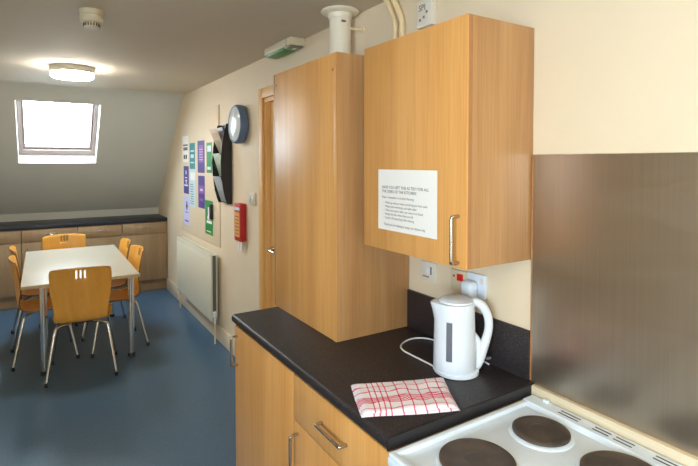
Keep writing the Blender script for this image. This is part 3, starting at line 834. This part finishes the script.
# wall clock
k = thing('wall_clock', 'round wall clock with a deep dark blue rim and shiny pale face', 'clock', (0, 3.70, 1.76))
KY, KZ = 3.700, 1.912
MB().lathe([(.128, .0), (.150, .012), (.152, .050), (.149, .064), (.141, .072), (.136, .071), (.134, .062)], (-.001, KY, KZ), '-X', 56).build('rim', M['blue_rim'], k)
MB().lathe([(.1355, .060), (.130, .070), (.10, .079), (.055, .0835), (0, .085)], (-.001, KY, KZ), '-X', 56).build('face', M['clock_face'], k)

# fire blanket case
fb = thing('fire_blanket_case', 'red fire blanket case with a yellow label on the wall', 'fire blanket', (-.025, 3.7, .99))
MB().box(-.052, -.001, 3.632, 3.772, .995, 1.292, .006).build('case', M['red'], fb)
MB().box(-.0535, -.0515, 3.650, 3.754, 1.03, 1.222).build('label', M['yellow'], fb)
MB().box(-.0537, -.0515, 3.650, 3.754, 1.238, 1.262).build('title_strip', M['pale_blue'], fb)
for i in range(6): MB().box(-.0542, -.0534, 3.662, 3.742, 1.05+i*.027, 1.058+i*.027).build('print', M['red'], fb)
for yy in (3.675, 3.735): MB().box(-.033, -.030, yy-.014, yy+.014, .925, .999).build('pull_tab', M['paper'], fb)
# light switch by the door
s = thing('light_switch', 'white light switch on the wall between the red case and the door', 'switch', (0, 3.55, 1.29))
MB().box(-.012, -.001, 3.430, 3.565, 1.292, 1.386, .003).build('plate', M['old_plastic'], s)
for yy in (3.465, 3.530): MB().box(-.017, -.011, yy-.012, yy+.012, 1.322, 1.355, .002).build('rocker', M['kettle'], s)

# ------------------------------------------------------------------ ceiling fittings
x = thing('emergency_light', 'emergency exit light with a green diffuser on the ceiling by the wall', 'light', (-.05, 2.82, CEIL))
MB().box(-.105, -.004, 2.622, 3.01, CEIL-.046, CEIL-.001, .004).build('housing', M['old_plastic'], x)
MB().box(-.106, -.003, 2.672, 2.677, CEIL-.047, CEIL-.002).build('seam', M['rad_dark'], x)
MB().prism([(-.098, CEIL-.046), (-.090, CEIL-.060), (-.020, CEIL-.060), (-.012, CEIL-.046)], 'Y', 2.725, 3.0, .003).build('diffuser', M['green_diff'], x)
MB().prism([(-.098, CEIL-.046), (-.090, CEIL-.058), (-.020, CEIL-.058), (-.012, CEIL-.046)], 'Y', 2.630, 2.722, .003).build('end_window', M['grey_diff'], x)
MB().box(-.062, -.046, 2.655, 2.690, CEIL-.062, CEIL-.056, .001).build('test_button', M['plastic'], x)

s = thing('smoke_detector', 'white smoke detector on the ceiling', 'smoke detector', (-1.130, 2.70, CEIL))
sc_ = (-1.130, 2.70, CEIL)
MB().lathe([(.054, .001), (.054, .018), (.051, .024), (.040, .026)], sc_, '-Z', 40).build('mounting_base', M['old_plastic'], s)
MB().lathe([(.046, .025), (.046, .030), (.053, .034), (.053, .052), (.047, .060), (.036, .062)], sc_, '-Z', 40).build('body', M['old_plastic'], s)
MB().lathe([(.036, .061), (.034, .080), (.028, .086), (0, .087)], sc_, '-Z', 32).build('sensor_cap', M['old_plastic'], s)
g = MB()
for i in range(18):
    a = 2*PI*i/18; g.box(.0338, .0368, -.0022, .0022, -.079, -.064, rot=Matrix.Rotation(a, 3, 'Z'), pivot=(0, 0, 0))
for v in g.bm.verts: v.co += Vector(sc_)
g.build('vent_slots', M['dark'], s)

def lamp(x, y, mat, label):
    l = thing('ceiling_light', label, 'light', (x, y, CEIL))
    MB().lathe([(.152, .001), (.152, .046), (.148, .050), (.120, .050)], (x, y, CEIL), '-Z', 56).build('base_ring', M['lamp_body'], l)
    MB().lathe([(.146, .048), (.148, .056), (.146, .078), (.136, .086), (.10, .090), (0, .092)], (x, y, CEIL), '-Z', 56).build('diffuser', mat, l)
lamp(-1.131, 4.37, M['lamp_glow'], 'round glowing ceiling light in front of the roof window')
lamp(-1.15, -.15, M['lamp_warm'], 'round ceiling light over the kitchen end, behind the photographer')

# ------------------------------------------------------------------ light from outside
wd = bpy.data.worlds.new('overcast_sky'); scn.world = wd; wd.use_nodes = True
bg = wd.node_tree.nodes['Background']
bg.inputs['Color'].default_value = (.73, .87, 1.0, 1); bg.inputs['Strength'].default_value = 20.0
def portal(loc, rot, sx, sy):
    L = bpy.data.lights.new('sky_portal', 'AREA'); L.shape = 'RECTANGLE'; L.size = sx; L.size_y = sy
    L.cycles.is_portal = True
    o = bpy.data.objects.new('sky_portal', L); C.objects.link(o); o.location = loc; o.rotation_euler = rot
pc = onslope((KX0+KX1)/2, (S0+S1)/2, .225)
portal(pc, Vector((0, -sn.y, -sn.z)).to_track_quat('-Z', 'Y').to_euler(), KX1-KX0, S1-S0)
portal((XL-.09, (WY0+WY1)/2, (WZ0+WZ1)/2), Vector((1, 0, 0)).to_track_quat('-Z', 'Y').to_euler(), WY1-WY0, WZ1-WZ0)

# ------------------------------------------------------------------ camera
cam = bpy.data.cameras.new('camera'); co = bpy.data.objects.new('camera', cam); C.objects.link(co)
F, YAW, PIT, CYP = 488.17, .5639, .0294, 176.41
cam.sensor_fit = 'HORIZONTAL'; cam.sensor_width = 36; cam.lens = 36*F/698
cam.shift_y = -(233-CYP)/698
cam.clip_start = .05
co.location = (-1.3534, 0, 1.6165); co.rotation_euler = (PI/2-PIT, 0, -YAW)
scn.camera = co

vs = scn.view_settings
vs.view_transform = 'Standard'; vs.look = 'None'; vs.gamma = 1; vs.exposure = .66; vs.use_curve_mapping = False
scn.cycles.use_denoising = True
scn.cycles.max_bounces = 10; scn.cycles.diffuse_bounces = 6
scn.cycles.sample_clamp_indirect = 6
